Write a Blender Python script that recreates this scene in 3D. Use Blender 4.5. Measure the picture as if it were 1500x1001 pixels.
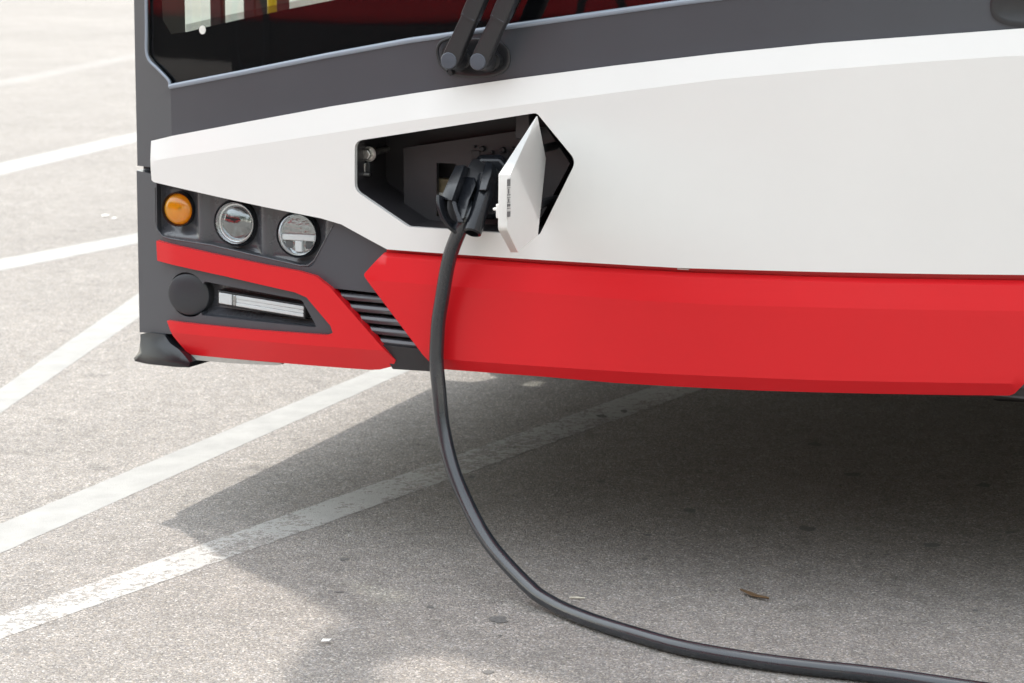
import bpy, bmesh, math, random
import numpy as np
from mathutils import Vector, Matrix
from mathutils.geometry import delaunay_2d_cdt

for o in list(bpy.data.objects): bpy.data.objects.remove(o)
S = bpy.context.scene
COL = S.collection
R = math.radians
random.seed(7)

# ------------------------------------------------------------------ camera
# bus frame: X to the viewer's right along the front, Y into the bus, Z up (metres)
FPX, CX, CY = 3650.0, 750.0, 500.5          # focal length and centre in photo pixels (1500 wide)
YAW = R(20)
PITCH = math.atan((CY + 150.0) / FPX)
CAM = Vector((1.189, -4.282, 1.255))
FW = Vector((-math.sin(YAW)*math.cos(PITCH), math.cos(YAW)*math.cos(PITCH), -math.sin(PITCH)))
RT = Vector((math.cos(YAW), math.sin(YAW), 0))
UP = RT.cross(FW)
cam_d = bpy.data.cameras.new('camera')
cam_d.sensor_width = 36.0
cam_d.lens = FPX/1500*36
cam_d.clip_start = .05; cam_d.clip_end = 2000
cam_d.dof.use_dof = True
cam_d.dof.focus_distance = 4.5
cam_d.dof.aperture_fstop = 9.0
cam = bpy.data.objects.new('camera', cam_d); COL.objects.link(cam)
m = Matrix((RT, UP, -FW)).transposed().to_4x4(); m.translation = CAM
cam.matrix_world = m
S.camera = cam

# ------------------------------------------------------------------ light
SUN_EL = R(68.5)
SUN_DIR = Vector((.727, -.687, 0)).normalized()      # horizontal heading of the light
w = bpy.data.worlds.new('World'); S.world = w; w.use_nodes = True
nt = w.node_tree
sky = nt.nodes.new('ShaderNodeTexSky'); sky.sky_type = 'NISHITA'; sky.sun_disc = False
sky.sun_elevation = SUN_EL
sky.sun_rotation = math.atan2(-SUN_DIR.x, -SUN_DIR.y)
sky.air_density = 2.6; sky.dust_density = 1.0; sky.ozone_density = 1.5
bg = nt.nodes['Background']; bg.inputs[1].default_value = .15
hz = nt.nodes.new('ShaderNodeHueSaturation'); hz.inputs['Saturation'].default_value = .30   # milky summer haze
nt.links.new(sky.outputs[0], hz.inputs['Color']); nt.links.new(hz.outputs[0], bg.inputs[0])
sd = bpy.data.lights.new('sun', 'SUN'); sd.energy = 1.3; sd.angle = R(1.2); sd.color = (1, .945, .875)
sun = bpy.data.objects.new('sun', sd); COL.objects.link(sun)
ld = Vector((SUN_DIR.x*math.cos(SUN_EL), SUN_DIR.y*math.cos(SUN_EL), -math.sin(SUN_EL)))
sun.rotation_euler = ld.to_track_quat('-Z', 'Y').to_euler()
sun.location = -ld*20
S.view_settings.view_transform = 'Standard'; S.view_settings.look = 'None'
S.view_settings.gamma = 1; S.view_settings.use_curve_mapping = False
S.view_settings.exposure = 1.5

# ------------------------------------------------------------------ helpers: pixels to points
HW = 1.25
def F(x, z=0.0):
    "depth of the bus front at x (plan curve, windscreen leaning back higher up)"
    return .20*(abs(x)/HW)**2.2 + .07*max(0.0, z-1.35)
def ray(x, y): return FW + RT*((x-CX)/FPX) + UP*((CY-y)/FPX)
def ground(x, y, z=0.0):
    d = ray(x, y); return CAM + d*((z-CAM.z)/d.z)
def at(x, y, off=0.0):
    "point of the front surface, standing 'off' proud of it, seen at a photo pixel"
    d = ray(x, y); lo, hi = 2.0, 9.0
    for i in range(50):
        t = (lo+hi)/2; p = CAM + d*t
        if p.y < F(p.x, p.z)-off: lo = t
        else: hi = t
    return CAM + d*lo
def XZ(pts, off=0.0):
    r = []
    for q in pts:
        p = at(q[0], q[1], off); r.append((p.x, p.z))
    return r
def mir(pts): return [(-x, z) for x, z in reversed(pts)]
def fillet(poly, rad, n=5):
    "round the corners of a closed polygon; rad is one radius or one per corner"
    out = []; N = len(poly)
    for i, p in enumerate(poly):
        r = rad[i] if isinstance(rad, (list, tuple)) else rad
        P = Vector(p); A = Vector(poly[i-1])-P; B = Vector(poly[(i+1) % N])-P
        if r <= 0 or A.length < 1e-6 or B.length < 1e-6: out.append(tuple(p)); continue
        ang = A.angle(B)
        if ang > R(172): out.append(tuple(p)); continue
        t = min(r/math.tan(ang/2), A.length*.48, B.length*.48)
        a = P+A.normalized()*t; b = P+B.normalized()*t
        for k in range(n+1):
            s = k/n; q = a*(1-s)**2 + P*2*s*(1-s) + b*s*s
            out.append((q.x, q.y))
    return out
def dense(poly, step, closed=True):
    out = []; N = len(poly)
    for i in range(N if closed else N-1):
        a = poly[i]; b = poly[(i+1) % N]
        L = math.hypot(b[0]-a[0], b[1]-a[1]); k = max(1, math.ceil(L/step))
        for j in range(k): out.append((a[0]+(b[0]-a[0])*j/k, a[1]+(b[1]-a[1])*j/k))
    if not closed: out.append(tuple(poly[-1]))
    return out
def inside(p, poly):
    x, y = p; c = False; j = len(poly)-1
    for i in range(len(poly)):
        xi, yi = poly[i]; xj, yj = poly[j]
        if (yi > y) != (yj > y) and x < (xj-xi)*(y-yi)/(yj-yi)+xi: c = not c
        j = i
    return c
def curve_at(pts):
    xs = [p[0] for p in pts]; zs = [p[1] for p in pts]
    o = np.argsort(xs); xs = np.array(xs)[o]; zs = np.array(zs)[o]
    return lambda x: float(np.interp(x, xs, zs))

# ------------------------------------------------------------------ helpers: objects
def tag(o, label=None, cat=None, group=None, kind=None):
    if label: o['label'] = label
    if cat: o['category'] = cat
    if group: o['group'] = group
    if kind: o['kind'] = kind
    return o
def empty(name, loc=(0, 0, 0)):
    o = bpy.data.objects.new(name, None); COL.objects.link(o); o.location = loc
    o.empty_display_size = .1
    return o
def link(name, me, mat, parent=None, bev=0, seg=2, smooth=True, ang=35):
    o = bpy.data.objects.new(name, me); COL.objects.link(o)
    if mat: me.materials.append(mat)
    if smooth:
        for p in me.polygons: p.use_smooth = True
        if ang: me.set_sharp_from_angle(angle=R(ang))
    if bev:
        b = o.modifiers.new('bevel', 'BEVEL'); b.width = bev; b.segments = seg
        b.limit_method = 'ANGLE'; b.angle_limit = R(40); b.harden_normals = False
    if parent: o.parent = parent
    return o
def rawmesh(name, verts, faces, mat, parent=None, **k):
    me = bpy.data.meshes.new(name); me.from_pydata([tuple(v) for v in verts], [], faces); me.update()
    bm = bmesh.new(); bm.from_mesh(me); bmesh.ops.recalc_face_normals(bm, faces=bm.faces); bm.to_mesh(me); bm.free()
    return link(name, me, mat, parent, **k)

def panel(name, outline, mat, parent, off=0.0, thick=.03, holes=(), creases=(), step=.025, bev=.003, mirror=False, rimY=True, grid=True, back=False):
    "a shell of the bus front cut to an outline given in (x, z), standing off(x,z) proud of the base surface"
    fo = off if callable(off) else (lambda x, z, c=off: c)
    outl = dense(outline, step); hol = [dense(h, step) for h in holes]
    co = []; ed = []; fidx = 0; sharp_from = None
    def loop(pts, closed=True):
        s = len(co); co.extend(pts); n = len(pts)
        for i in range(n if closed else n-1): ed.append((s+i, s+(i+1) % n))
    loop(outl)
    for h in hol: loop(h)
    ncr = len(ed)
    for c in creases:
        pts = [p for p in dense(c, step, False)]
        run = []
        for p in pts:
            if inside(p, outl) and not any(inside(p, h) for h in hol): run.append(p)
            else:
                if len(run) > 1: loop(run, False)
                run = []
        if len(run) > 1: loop(run, False)
    if grid:
        xs = [p[0] for p in outl]; zs = [p[1] for p in outl]
        nx = int((max(xs)-min(xs))/step); nz = int((max(zs)-min(zs))/step)
        base = np.array(co)
        for i in range(nx+1):
            for j in range(nz+1):
                p = (min(xs)+(i+.5+.11*(j % 3))*step, min(zs)+(j+.5)*step)
                if not inside(p, outl) or any(inside(p, h) for h in hol): continue
                if ((base-np.array(p))**2).sum(1).min() < (step*.45)**2: continue
                co.append(p)
    v2, e2, f2, ov, oe, of = delaunay_2d_cdt([Vector(c) for c in co], ed, [], 0, 1e-6)
    keep = []
    for f in f2:
        c = ((v2[f[0]].x+v2[f[1]].x+v2[f[2]].x)/3, (v2[f[0]].y+v2[f[1]].y+v2[f[2]].y)/3)
        if inside(c, outl) and not any(inside(c, h) for h in hol): keep.append(tuple(f))
    res = []
    for sx in ((1, -1) if mirror else (1,)):
        bm = bmesh.new()
        vs = [bm.verts.new((sx*p.x, F(p.x, p.y)-fo(p.x, p.y), p.y)) for p in v2]
        for f in keep:
            a, b, c = [vs[i] for i in f]
            n = (b.co-a.co).cross(c.co-a.co)
            try: bm.faces.new((a, b, c) if n.y < 0 else (a, c, b))
            except ValueError: pass
        bm.verts.ensure_lookup_table()
        crs = []
        for k, e in enumerate(e2):
            if any(i >= ncr for i in oe[k]):
                be = bm.edges.get((vs[e[0]], vs[e[1]]))
                if be: crs.append(be)
        if thick:
            rim = [e for e in bm.edges if e.is_boundary]
            g = bmesh.ops.extrude_edge_only(bm, edges=rim)
            for v in [q for q in g['geom'] if isinstance(q, bmesh.types.BMVert)]: v.co.y += thick
        for v in [v for v in bm.verts if not v.link_faces]: bm.verts.remove(v)
        bmesh.ops.recalc_face_normals(bm, faces=bm.faces)
        tot = sum(f.normal.y*f.calc_area() for f in bm.faces)
        if tot > 0: bmesh.ops.reverse_faces(bm, faces=bm.faces)
        me = bpy.data.meshes.new(name)
        mk = set((e.index) for e in [])
        bm.edges.index_update()
        idx = [e.index for e in crs if e.is_valid]
        bm.to_mesh(me); bm.free()
        o = link(name, me, mat, parent, bev=bev, ang=35)
        for i in idx: me.edges[i].use_edge_sharp = True
        res.append(o)
    return res[0] if not mirror else res

def lathe(name, prof, c, mat, parent, axis=(0, -1, 0), seg=40, ang=35, mirror=False, bev=0, spin=0.0, squash=1.0):
    "profile of (radius, height along axis) turned round an axis"
    a = Vector(axis).normalized(); u = a.orthogonal().normalized()
    if abs(a.z) < .9: u = Vector((0, 0, 1)).cross(a).normalized()
    v = a.cross(u)
    c = Vector(c); vs = []; fs = []; n = len(prof)
    for r, h in prof:
        for k in range(seg):
            t = spin+2*math.pi*k/seg
            vs.append(c + a*h + (u*math.cos(t)*squash + v*math.sin(t))*r)
    for i in range(n-1):
        for k in range(seg):
            fs.append((i*seg+k, i*seg+(k+1) % seg, (i+1)*seg+(k+1) % seg, (i+1)*seg+k))
    for i, flip in ((0, 1), (n-1, 0)):
        if prof[i][0] > 1e-4 and prof[i][0] != prof[1-i if i == 0 else 0][0] or prof[i][0] > 1e-4:
            f = tuple(range(i*seg, (i+1)*seg)); fs.append(f[::-1] if flip else f)
    o = rawmesh(name, vs, fs, mat, parent, ang=ang, bev=bev)
    if mirror:
        o2 = rawmesh(name, [(-q[0], q[1], q[2]) for q in vs], fs, mat, parent, ang=ang, bev=bev)
    return o
def ringlathe(name, prof, c, mat, parent, **k):
    "closed profile (a ring, no caps)"
    axis = Vector(k.pop('axis', (0, -1, 0))).normalized(); seg = k.pop('seg', 40); mirror = k.pop('mirror', False)
    u = Vector((0, 0, 1)).cross(axis) if abs(axis.z) < .9 else Vector((1, 0, 0)); u.normalize(); v = axis.cross(u)
    c = Vector(c); vs = []; fs = []; n = len(prof)
    for r, h in prof:
        for j in range(seg):
            t = 2*math.pi*j/seg; vs.append(c+axis*h+(u*math.cos(t)+v*math.sin(t))*r)
    for i in range(n):
        for j in range(seg):
            i2 = (i+1) % n
            fs.append((i*seg+j, i*seg+(j+1) % seg, i2*seg+(j+1) % seg, i2*seg+j))
    o = rawmesh(name, vs, fs, mat, parent, **k)
    if mirror: rawmesh(name, [(-q[0], q[1], q[2]) for q in vs], fs, mat, parent, **k)
    return o
def spline(pts, n=8):
    P = [Vector(p) for p in pts]; out = []
    for i in range(len(P)-1):
        p0 = P[max(i-1, 0)]; p1 = P[i]; p2 = P[i+1]; p3 = P[min(i+2, len(P)-1)]
        for k in range(n):
            t = k/n
            out.append(.5*((2*p1)+(p2-p0)*t+(2*p0-5*p1+4*p2-p3)*t*t+(3*p1-p0-3*p2+p3)*t**3))
    out.append(P[-1]); return out
def tube(name, pts, rad, mat, parent=None, seg=16, caps=True, flat=1.0, upv=None, power=2.0, bev=0, ang=50, mirror=False):
    "sweep along points; rad one or per point; flat scales the section across upv; power > 2 squares the section"
    P = [Vector(p) for p in pts]; n = len(P); vs = []; fs = []
    ref = Vector(upv) if upv else None
    prev = None
    for i in range(n):
        t = (P[min(i+1, n-1)]-P[max(i-1, 0)]).normalized()
        if ref: a = ref-t*ref.dot(t)
        elif prev: a = prev-t*prev.dot(t)
        else: a = t.orthogonal()
        a.normalize(); prev = a; b = t.cross(a)
        r = rad[i] if isinstance(rad, (list, tuple)) else rad
        ra, rb = (r if isinstance(r, tuple) else (r, r*flat))
        for k in range(seg):
            th = 2*math.pi*(k+.5)/seg; c, s = math.cos(th), math.sin(th)
            e = 2.0/power
            c = math.copysign(abs(c)**e, c); s = math.copysign(abs(s)**e, s)
            vs.append(P[i]+a*c*ra+b*s*rb)
    for i in range(n-1):
        for k in range(seg): fs.append((i*seg+k, i*seg+(k+1) % seg, (i+1)*seg+(k+1) % seg, (i+1)*seg+k))
    if caps: fs.append(tuple(range(seg))[::-1]); fs.append(tuple(range((n-1)*seg, n*seg)))
    o = rawmesh(name, vs, fs, mat, parent, bev=bev, ang=ang)
    if mirror: rawmesh(name, [(-q.x, q.y, q.z) for q in vs], fs, mat, parent, bev=bev, ang=ang)
    return o
def box(name, lo, hi, mat, parent=None, bev=.004):
    x0, y0, z0 = lo; x1, y1, z1 = hi
    v = [(x, y, z) for x in (x0, x1) for y in (y0, y1) for z in (z0, z1)]
    f = [(0, 1, 3, 2), (4, 6, 7, 5), (0, 4, 5, 1), (2, 3, 7, 6), (0, 2, 6, 4), (1, 5, 7, 3)]
    return rawmesh(name, v, f, mat, parent, bev=bev)
def prism(name, front, back, mat, parent=None, bev=.003, ang=30):
    "solid between two matching polygons"
    n = len(front); vs = list(front)+list(back)
    fs = [tuple(range(n)), tuple(range(n, 2*n))[::-1]]+[(i, i+n, (i+1) % n+n, (i+1) % n) for i in range(n)]
    return rawmesh(name, vs, fs, mat, parent, bev=bev, ang=ang)

# ------------------------------------------------------------------ materials
def mat(name, col=(.5, .5, .5), rough=.5, metal=0, coat=0, coat_r=.05, spec=.5, bump=None, var=None, dirt=None):
    m = bpy.data.materials.new(name); m.use_nodes = True; t = m.node_tree; N = t.nodes; L = t.links
    b = N['Principled BSDF']
    b.inputs['Base Color'].default_value = (*col, 1); b.inputs['Roughness'].default_value = rough
    b.inputs['Metallic'].default_value = metal; b.inputs['Coat Weight'].default_value = coat
    b.inputs['Coat Roughness'].default_value = coat_r; b.inputs['Specular IOR Level'].default_value = spec
    tc = N.new('ShaderNodeTexCoord')
    if var or dirt:
        nz = N.new('ShaderNodeTexNoise'); nz.inputs['Scale'].default_value = (var or dirt)[0]; nz.inputs['Detail'].default_value = 6
        nz.inputs['Roughness'].default_value = .65
        L.new(tc.outputs['Object'], nz.inputs['Vector'])
        mr = N.new('ShaderNodeMapRange'); a = (var or dirt)[1]
        mr.inputs[1].default_value = .3; mr.inputs[2].default_value = .7
        mr.inputs[3].default_value = 1-a; mr.inputs[4].default_value = 1+a
        L.new(nz.outputs[0], mr.inputs[0])
        mx = N.new('ShaderNodeMix'); mx.data_type = 'RGBA'; mx.blend_type = 'MULTIPLY'; mx.inputs[0].default_value = 1
        mx.inputs[6].default_value = (*col, 1); L.new(mr.outputs[0], mx.inputs[7]); L.new(mx.outputs[2], b.inputs['Base Color'])
        rr = N.new('ShaderNodeMapRange'); rr.inputs[3].default_value = max(0, rough-.06); rr.inputs[4].default_value = rough+.08
        L.new(nz.outputs[0], rr.inputs[0]); L.new(rr.outputs[0], b.inputs['Roughness'])
    if bump:
        bz = N.new('ShaderNodeTexNoise'); bz.inputs['Scale'].default_value = bump[0]; bz.inputs['Detail'].default_value = 3
        L.new(tc.outputs['Object'], bz.inputs['Vector'])
        bp = N.new('ShaderNodeBump'); bp.inputs['Strength'].default_value = bump[1]; bp.inputs['Distance'].default_value = bump[2]
        L.new(bz.outputs[0], bp.inputs['Height']); L.new(bp.outputs[0], b.inputs['Normal'])
    return m
M = {}
M['white'] = mat('white_paint', (.80, .79, .765), .32, coat=.5, coat_r=.08, spec=.4, var=(2.2, .018), bump=(3.0, .03, .02))
M['red'] = mat('red_paint', (.68, .008, .014), .38, coat=.22, coat_r=.16, spec=.35, var=(3, .03), bump=(3.5, .03, .02))
M['grey'] = mat('anthracite_paint', (.058, .062, .073), .40, coat=.25, coat_r=.25, var=(5, .04), bump=(600, .02, .0005))
M['gloss'] = mat('glossy_dark_housing', (.075, .078, .088), .26, coat=.5, coat_r=.1, var=(6, .05))
M['black'] = mat('black_plastic', (.022, .022, .024), .45, var=(14, .12), bump=(900, .05, .0006))
M['blackg'] = mat('black_gloss_plastic', (.012, .0135, .017), .23, var=(9, .1), spec=.5)
M['liner'] = mat('black_bay_liner', (.022, .020, .023), .5, var=(20, .1))
M['recess'] = mat('charcoal_sheet_metal', (.036, .035, .038), .45, var=(20, .1), bump=(700, .04, .0005))
M['rubber'] = mat('cable_rubber', (.022, .026, .032), .22, var=(16, .25), bump=(60, .07, .002), spec=.9)
M['seal'] = mat('seal_sky_sheen', (.26, .30, .36), .2, coat=.5)  # pale blue base puts the sky's reflection into the colour of dark rubber
M['wiper'] = mat('wiper_metal', (.026, .026, .029), .30, var=(25, .08), bump=(500, .04, .0005))
M['capg'] = mat('satin_cap_plastic', (.036, .039, .045), .36, var=(8, .05))
M['cap'] = mat('wiper_cap_plastic', (.075, .085, .105), .45, var=(30, .08))
M['chrome'] = mat('chrome', (.92, .93, .94), .2, metal=1)
M['steel'] = mat('zinc_steel', (.62, .61, .58), .28, metal=1, var=(60, .2))
M['reflector'] = mat('lamp_reflector', (.48, .49, .50), .14, metal=1, bump=(45, .25, .01))
M['amberref'] = mat('bright_reflector', (.95, .95, .95), .3, metal=.3, bump=(160, .5, .01))
M['led'] = mat('led_optic', (.75, .76, .77), .12, bump=(250, .2, .003))
M['yellow'] = mat('yellow_handrail', (.78, .50, .02), .3)
M['inner'] = mat('interior_trim', (.03, .018, .02), .6, var=(4, .2))
M['seat'] = mat('seat_fabric', (.20, .02, .025), .85, var=(30, .25))
M['tyre'] = mat('tyre_rubber', (.02, .02, .021), .75, bump=(80, .2, .004))
M['under'] = mat('underbody', (.03, .028, .027), .8, var=(6, .3))
M['paper'] = mat('paper', (.82, .80, .75), .7)
M['twig'] = mat('dry_wood', (.62, .57, .46), .7, var=(120, .25))
M['leaf'] = mat('dry_leaf', (.16, .095, .045), .7, var=(90, .4))
M['pale'] = mat('pale_label', (.62, .62, .60), .5)
M['ink'] = mat('label_ink', (.10, .10, .105), .5)
M['brownlabel'] = mat('brown_label', (.22, .17, .10), .6, var=(60, .3))
M['redlabel'] = mat('red_label', (.55, .02, .04), .5)
M['acrylic'] = mat('frosted_strip', (.42, .41, .38), .3, var=(40, .15))
M['frit'] = mat('glass_frit', (.004, .0035, .005), .4, spec=.05)

def glassmat(name, tint, fres=1.45, rough=.02, dens=1.0):
    m = bpy.data.materials.new(name); m.use_nodes = True; t = m.node_tree; N = t.nodes; L = t.links
    N.remove(N['Principled BSDF'])
    tr = N.new('ShaderNodeBsdfTransparent'); tr.inputs[0].default_value = (*tint, 1)
    gl = N.new('ShaderNodeBsdfGlossy'); gl.inputs['Roughness'].default_value = rough
    lw = N.new('ShaderNodeLayerWeight'); lw.inputs[0].default_value = .5
    pw = N.new('ShaderNodeMath'); pw.operation = 'POWER'; pw.inputs[1].default_value = 5; L.new(lw.outputs['Facing'], pw.inputs[0])
    f0 = ((fres-1)/(fres+1))**2
    fm = N.new('ShaderNodeMath'); fm.operation = 'MULTIPLY_ADD'; fm.inputs[1].default_value = 1-f0; fm.inputs[2].default_value = f0; L.new(pw.outputs[0], fm.inputs[0])
    mx = N.new('ShaderNodeMixShader'); L.new(fm.outputs[0], mx.inputs[0]); L.new(tr.outputs[0], mx.inputs[1]); L.new(gl.outputs[0], mx.inputs[2])
    L.new(mx.outputs[0], N['Material Output'].inputs[0])
    return m
M['glass'] = glassmat('windscreen_glass', (.86, .925, .89), 1.6)
M['lens'] = glassmat('clear_lens', (.93, .95, .95), 1.5)
def ambermat():
    m = bpy.data.materials.new('amber_lens'); m.use_nodes = True; t = m.node_tree; N = t.nodes; L = t.links
    b = N['Principled BSDF']; b.inputs['Base Color'].default_value = (1.0, .50, .02, 1); b.inputs['Roughness'].default_value = .1
    b.inputs['Coat Weight'].default_value = .4
    tr = N.new('ShaderNodeBsdfTransparent'); tr.inputs[0].default_value = (1, .50, .03, 1)
    mx = N.new('ShaderNodeMixShader'); mx.inputs[0].default_value = .42
    L.new(tr.outputs[0], mx.inputs[1]); L.new(b.outputs[0], mx.inputs[2])
    gl = N.new('ShaderNodeBsdfGlossy'); gl.inputs['Roughness'].default_value = .03
    m2 = N.new('ShaderNodeMixShader'); m2.inputs[0].default_value = .07
    L.new(mx.outputs[0], m2.inputs[1]); L.new(gl.outputs[0], m2.inputs[2]); L.new(m2.outputs[0], N['Material Output'].inputs[0])
    return m
M['amber'] = ambermat()
def dotmat():
    "halftone of black dots printed along the edge of the windscreen"
    m = bpy.data.materials.new('frit_dots'); m.use_nodes = True; t = m.node_tree; N = t.nodes; L = t.links
    b = N['Principled BSDF']; b.inputs['Base Color'].default_value = (.006, .005, .007, 1); b.inputs['Roughness'].default_value = .2
    tc = N.new('ShaderNodeTexCoord'); mp = N.new('ShaderNodeMapping'); mp.inputs['Rotation'].default_value = (0, R(45), 0)
    mp.inputs['Scale'].default_value = (1, 0, 1)
    L.new(tc.outputs['Object'], mp.inputs[0])
    v = N.new('ShaderNodeTexVoronoi'); v.inputs['Scale'].default_value = 330; v.inputs['Randomness'].default_value = 0
    L.new(mp.outputs[0], v.inputs['Vector'])
    c = N.new('ShaderNodeMath'); c.operation = 'LESS_THAN'; c.inputs[1].default_value = .40; L.new(v.outputs['Distance'], c.inputs[0])
    tr = N.new('ShaderNodeBsdfTransparent'); mx = N.new('ShaderNodeMixShader')
    L.new(c.outputs[0], mx.inputs[0]); L.new(tr.outputs[0], mx.inputs[1]); L.new(b.outputs[0], mx.inputs[2])
    L.new(mx.outputs[0], N['Material Output'].inputs[0]); return m
M['dots'] = dotmat()

def asphalt_nodes(t):
    "returns colour, roughness and height sockets of the worn pale asphalt"
    N = t.nodes; L = t.links
    tc = N.new('ShaderNodeTexCoord')
    pos = tc.outputs['Object']
    wz = N.new('ShaderNodeTexNoise'); wz.inputs['Scale'].default_value = 60; wz.inputs['Detail'].default_value = 2
    L.new(pos, wz.inputs['Vector'])
    wm = N.new('ShaderNodeMix'); wm.data_type = 'RGBA'; wm.blend_type = 'ADD'; wm.inputs[0].default_value = .012
    L.new(pos, wm.inputs[6]); L.new(wz.outputs[1], wm.inputs[7])
    def vor(scale, feature='F1'):
        v = N.new('ShaderNodeTexVoronoi'); v.feature = feature; v.inputs['Scale'].default_value = scale
        L.new(wm.outputs[2], v.inputs['Vector']); return v
    v1 = vor(300); v2 = vor(560)
    def ramp(sock, stops):
        r = N.new('ShaderNodeValToRGB'); L.new(sock, r.inputs[0])
        el = r.color_ramp.elements
        while len(el) < len(stops): el.new(.5)
        for e, (p, c) in zip(el, stops): e.position = p; e.color = (*c, 1)
        return r.outputs[0]
    sep = N.new('ShaderNodeSeparateColor'); L.new(v1.outputs['Color'], sep.inputs[0])
    c1 = ramp(sep.outputs[0], [(0, (.09, .086, .083)), (.2, (.19, .182, .172)), (.6, (.295, .28, .26)), (.86, (.39, .37, .34)), (1, (.74, .71, .66))])
    sep2 = N.new('ShaderNodeSeparateColor'); L.new(v2.outputs['Color'], sep2.inputs[0])
    c2 = ramp(sep2.outputs[1], [(0, (.10, .096, .092)), (.5, (.25, .238, .222)), (1, (.46, .44, .41))])
    mx = N.new('ShaderNodeMix'); mx.data_type = 'RGBA'; mx.inputs[0].default_value = .42
    L.new(c1, mx.inputs[6]); L.new(c2, mx.inputs[7])
    # tint of single stones
    hs = N.new('ShaderNodeHueSaturation'); L.new(mx.outputs[2], hs.inputs['Color'])
    sm = N.new('ShaderNodeMapRange'); sm.inputs[3].default_value = .3; sm.inputs[4].default_value = 1.9; L.new(sep.outputs[2], sm.inputs[0]); L.new(sm.outputs[0], hs.inputs['Saturation'])
    def patch(scale, lo, hi, detail=5):
        n = N.new('ShaderNodeTexNoise'); n.inputs['Scale'].default_value = scale; n.inputs['Detail'].default_value = detail; n.inputs['Roughness'].default_value = .6
        L.new(pos, n.inputs['Vector'])
        r = N.new('ShaderNodeMapRange'); r.inputs[1].default_value = .3; r.inputs[2].default_value = .7; r.inputs[3].default_value = lo; r.inputs[4].default_value = hi
        L.new(n.outputs[0], r.inputs[0]); return r.outputs[0]
    tn = N.new('ShaderNodeMix'); tn.data_type = 'RGBA'; tn.blend_type = 'MULTIPLY'; tn.inputs[0].default_value = 1
    tn.inputs[7].default_value = (1.035, 1.0, .985, 1); L.new(hs.outputs[0], tn.inputs[6]); cur = tn.outputs[2]
    for s, lo, hi in ((.35, .76, .92), (2.2, .92, 1.08), (18, .88, 1.12)):
        k = N.new('ShaderNodeMix'); k.data_type = 'RGBA'; k.blend_type = 'MULTIPLY'; k.inputs[0].default_value = 1
        L.new(cur, k.inputs[6]); L.new(patch(s, lo, hi), k.inputs[7]); cur = k.outputs[2]
    for sc, th, lo in ((7.0, .64, .80), (31.0, .70, .66)):
        n = N.new('ShaderNodeTexNoise'); n.inputs['Scale'].default_value = sc; n.inputs['Detail'].default_value = 4; L.new(pos, n.inputs['Vector'])
        r = N.new('ShaderNodeMapRange'); r.inputs[1].default_value = th; r.inputs[2].default_value = th+.08; r.inputs[3].default_value = 1; r.inputs[4].default_value = lo
        L.new(n.outputs[0], r.inputs[0])
        k = N.new('ShaderNodeMix'); k.data_type = 'RGBA'; k.blend_type = 'MULTIPLY'; k.inputs[0].default_value = 1
        L.new(cur, k.inputs[6]); L.new(r.outputs[0], k.inputs[7]); cur = k.outputs[2]
    h = N.new('ShaderNodeMath'); h.operation = 'SUBTRACT'; h.inputs[0].default_value = 1; L.new(v1.outputs['Distance'], h.inputs[1])
    return cur, h.outputs[0], pos
def asphalt():
    m = bpy.data.materials.new('worn_asphalt'); m.use_nodes = True; t = m.node_tree
    b = t.nodes['Principled BSDF']; b.inputs['Roughness'].default_value = .78; b.inputs['Specular IOR Level'].default_value = .28
    c, h, pos = asphalt_nodes(t)
    bp = t.nodes.new('ShaderNodeBump'); bp.inputs['Strength'].default_value = .7; bp.inputs['Distance'].default_value = .0022
    t.links.new(h, bp.inputs['Height']); t.links.new(bp.outputs[0], b.inputs['Normal']); t.links.new(c, b.inputs['Base Color'])
    return m
M['asphalt'] = asphalt()
def paint(name, wear, seed, alb=.305):
    m = bpy.data.materials.new(name); m.use_nodes = True; t = m.node_tree; N = t.nodes; L = t.links
    b = N['Principled BSDF']; b.inputs['Roughness'].default_value = .7
    c, h, pos = asphalt_nodes(t)
    def noise(scale, detail, rough=.6):
        n = N.new('ShaderNodeTexNoise'); n.noise_dimensions = '4D'; n.inputs['W'].default_value = seed; n.inputs['Scale'].default_value = scale
        n.inputs['Detail'].default_value = detail; n.inputs['Roughness'].default_value = rough; L.new(pos, n.inputs['Vector']); return n.outputs[0]
    big = noise(2.6, 3); fine = noise(85, 6, .75); mid = noise(14, 4)
    a = N.new('ShaderNodeMath'); a.operation = 'MULTIPLY_ADD'; a.inputs[1].default_value = .38; L.new(big, a.inputs[0]); L.new(fine, a.inputs[2])
    a2 = N.new('ShaderNodeMath'); a2.operation = 'MULTIPLY_ADD'; a2.inputs[1].default_value = .45; L.new(mid, a2.inputs[0]); L.new(a.outputs[0], a2.inputs[2])
    g = N.new('ShaderNodeMapRange'); g.inputs[1].default_value = 1.25-wear; g.inputs[2].default_value = 1.28-wear
    L.new(a2.outputs[0], g.inputs[0])
    col = N.new('ShaderNodeMix'); col.data_type = 'RGBA'; col.inputs[6].default_value = (alb, alb*.98, alb*.925, 1); L.new(g.outputs[0], col.inputs[0]); L.new(c, col.inputs[7])
    dk = N.new('ShaderNodeMix'); dk.data_type = 'RGBA'; dk.blend_type = 'MULTIPLY'; dk.inputs[0].default_value = 1
    mr = N.new('ShaderNodeMapRange'); mr.inputs[1].default_value = .3; mr.inputs[2].default_value = .7; mr.inputs[3].default_value = .84; mr.inputs[4].default_value = 1.06
    L.new(mid, mr.inputs[0]); L.new(col.outputs[2], dk.inputs[6]); L.new(mr.outputs[0], dk.inputs[7])
    L.new(dk.outputs[2], b.inputs['Base Color'])
    bp = N.new('ShaderNodeBump'); bp.inputs['Strength'].default_value = .4; bp.inputs['Distance'].default_value = .002
    L.new(h, bp.inputs['Height']); L.new(bp.outputs[0], b.inputs['Normal'])
    return m
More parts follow.
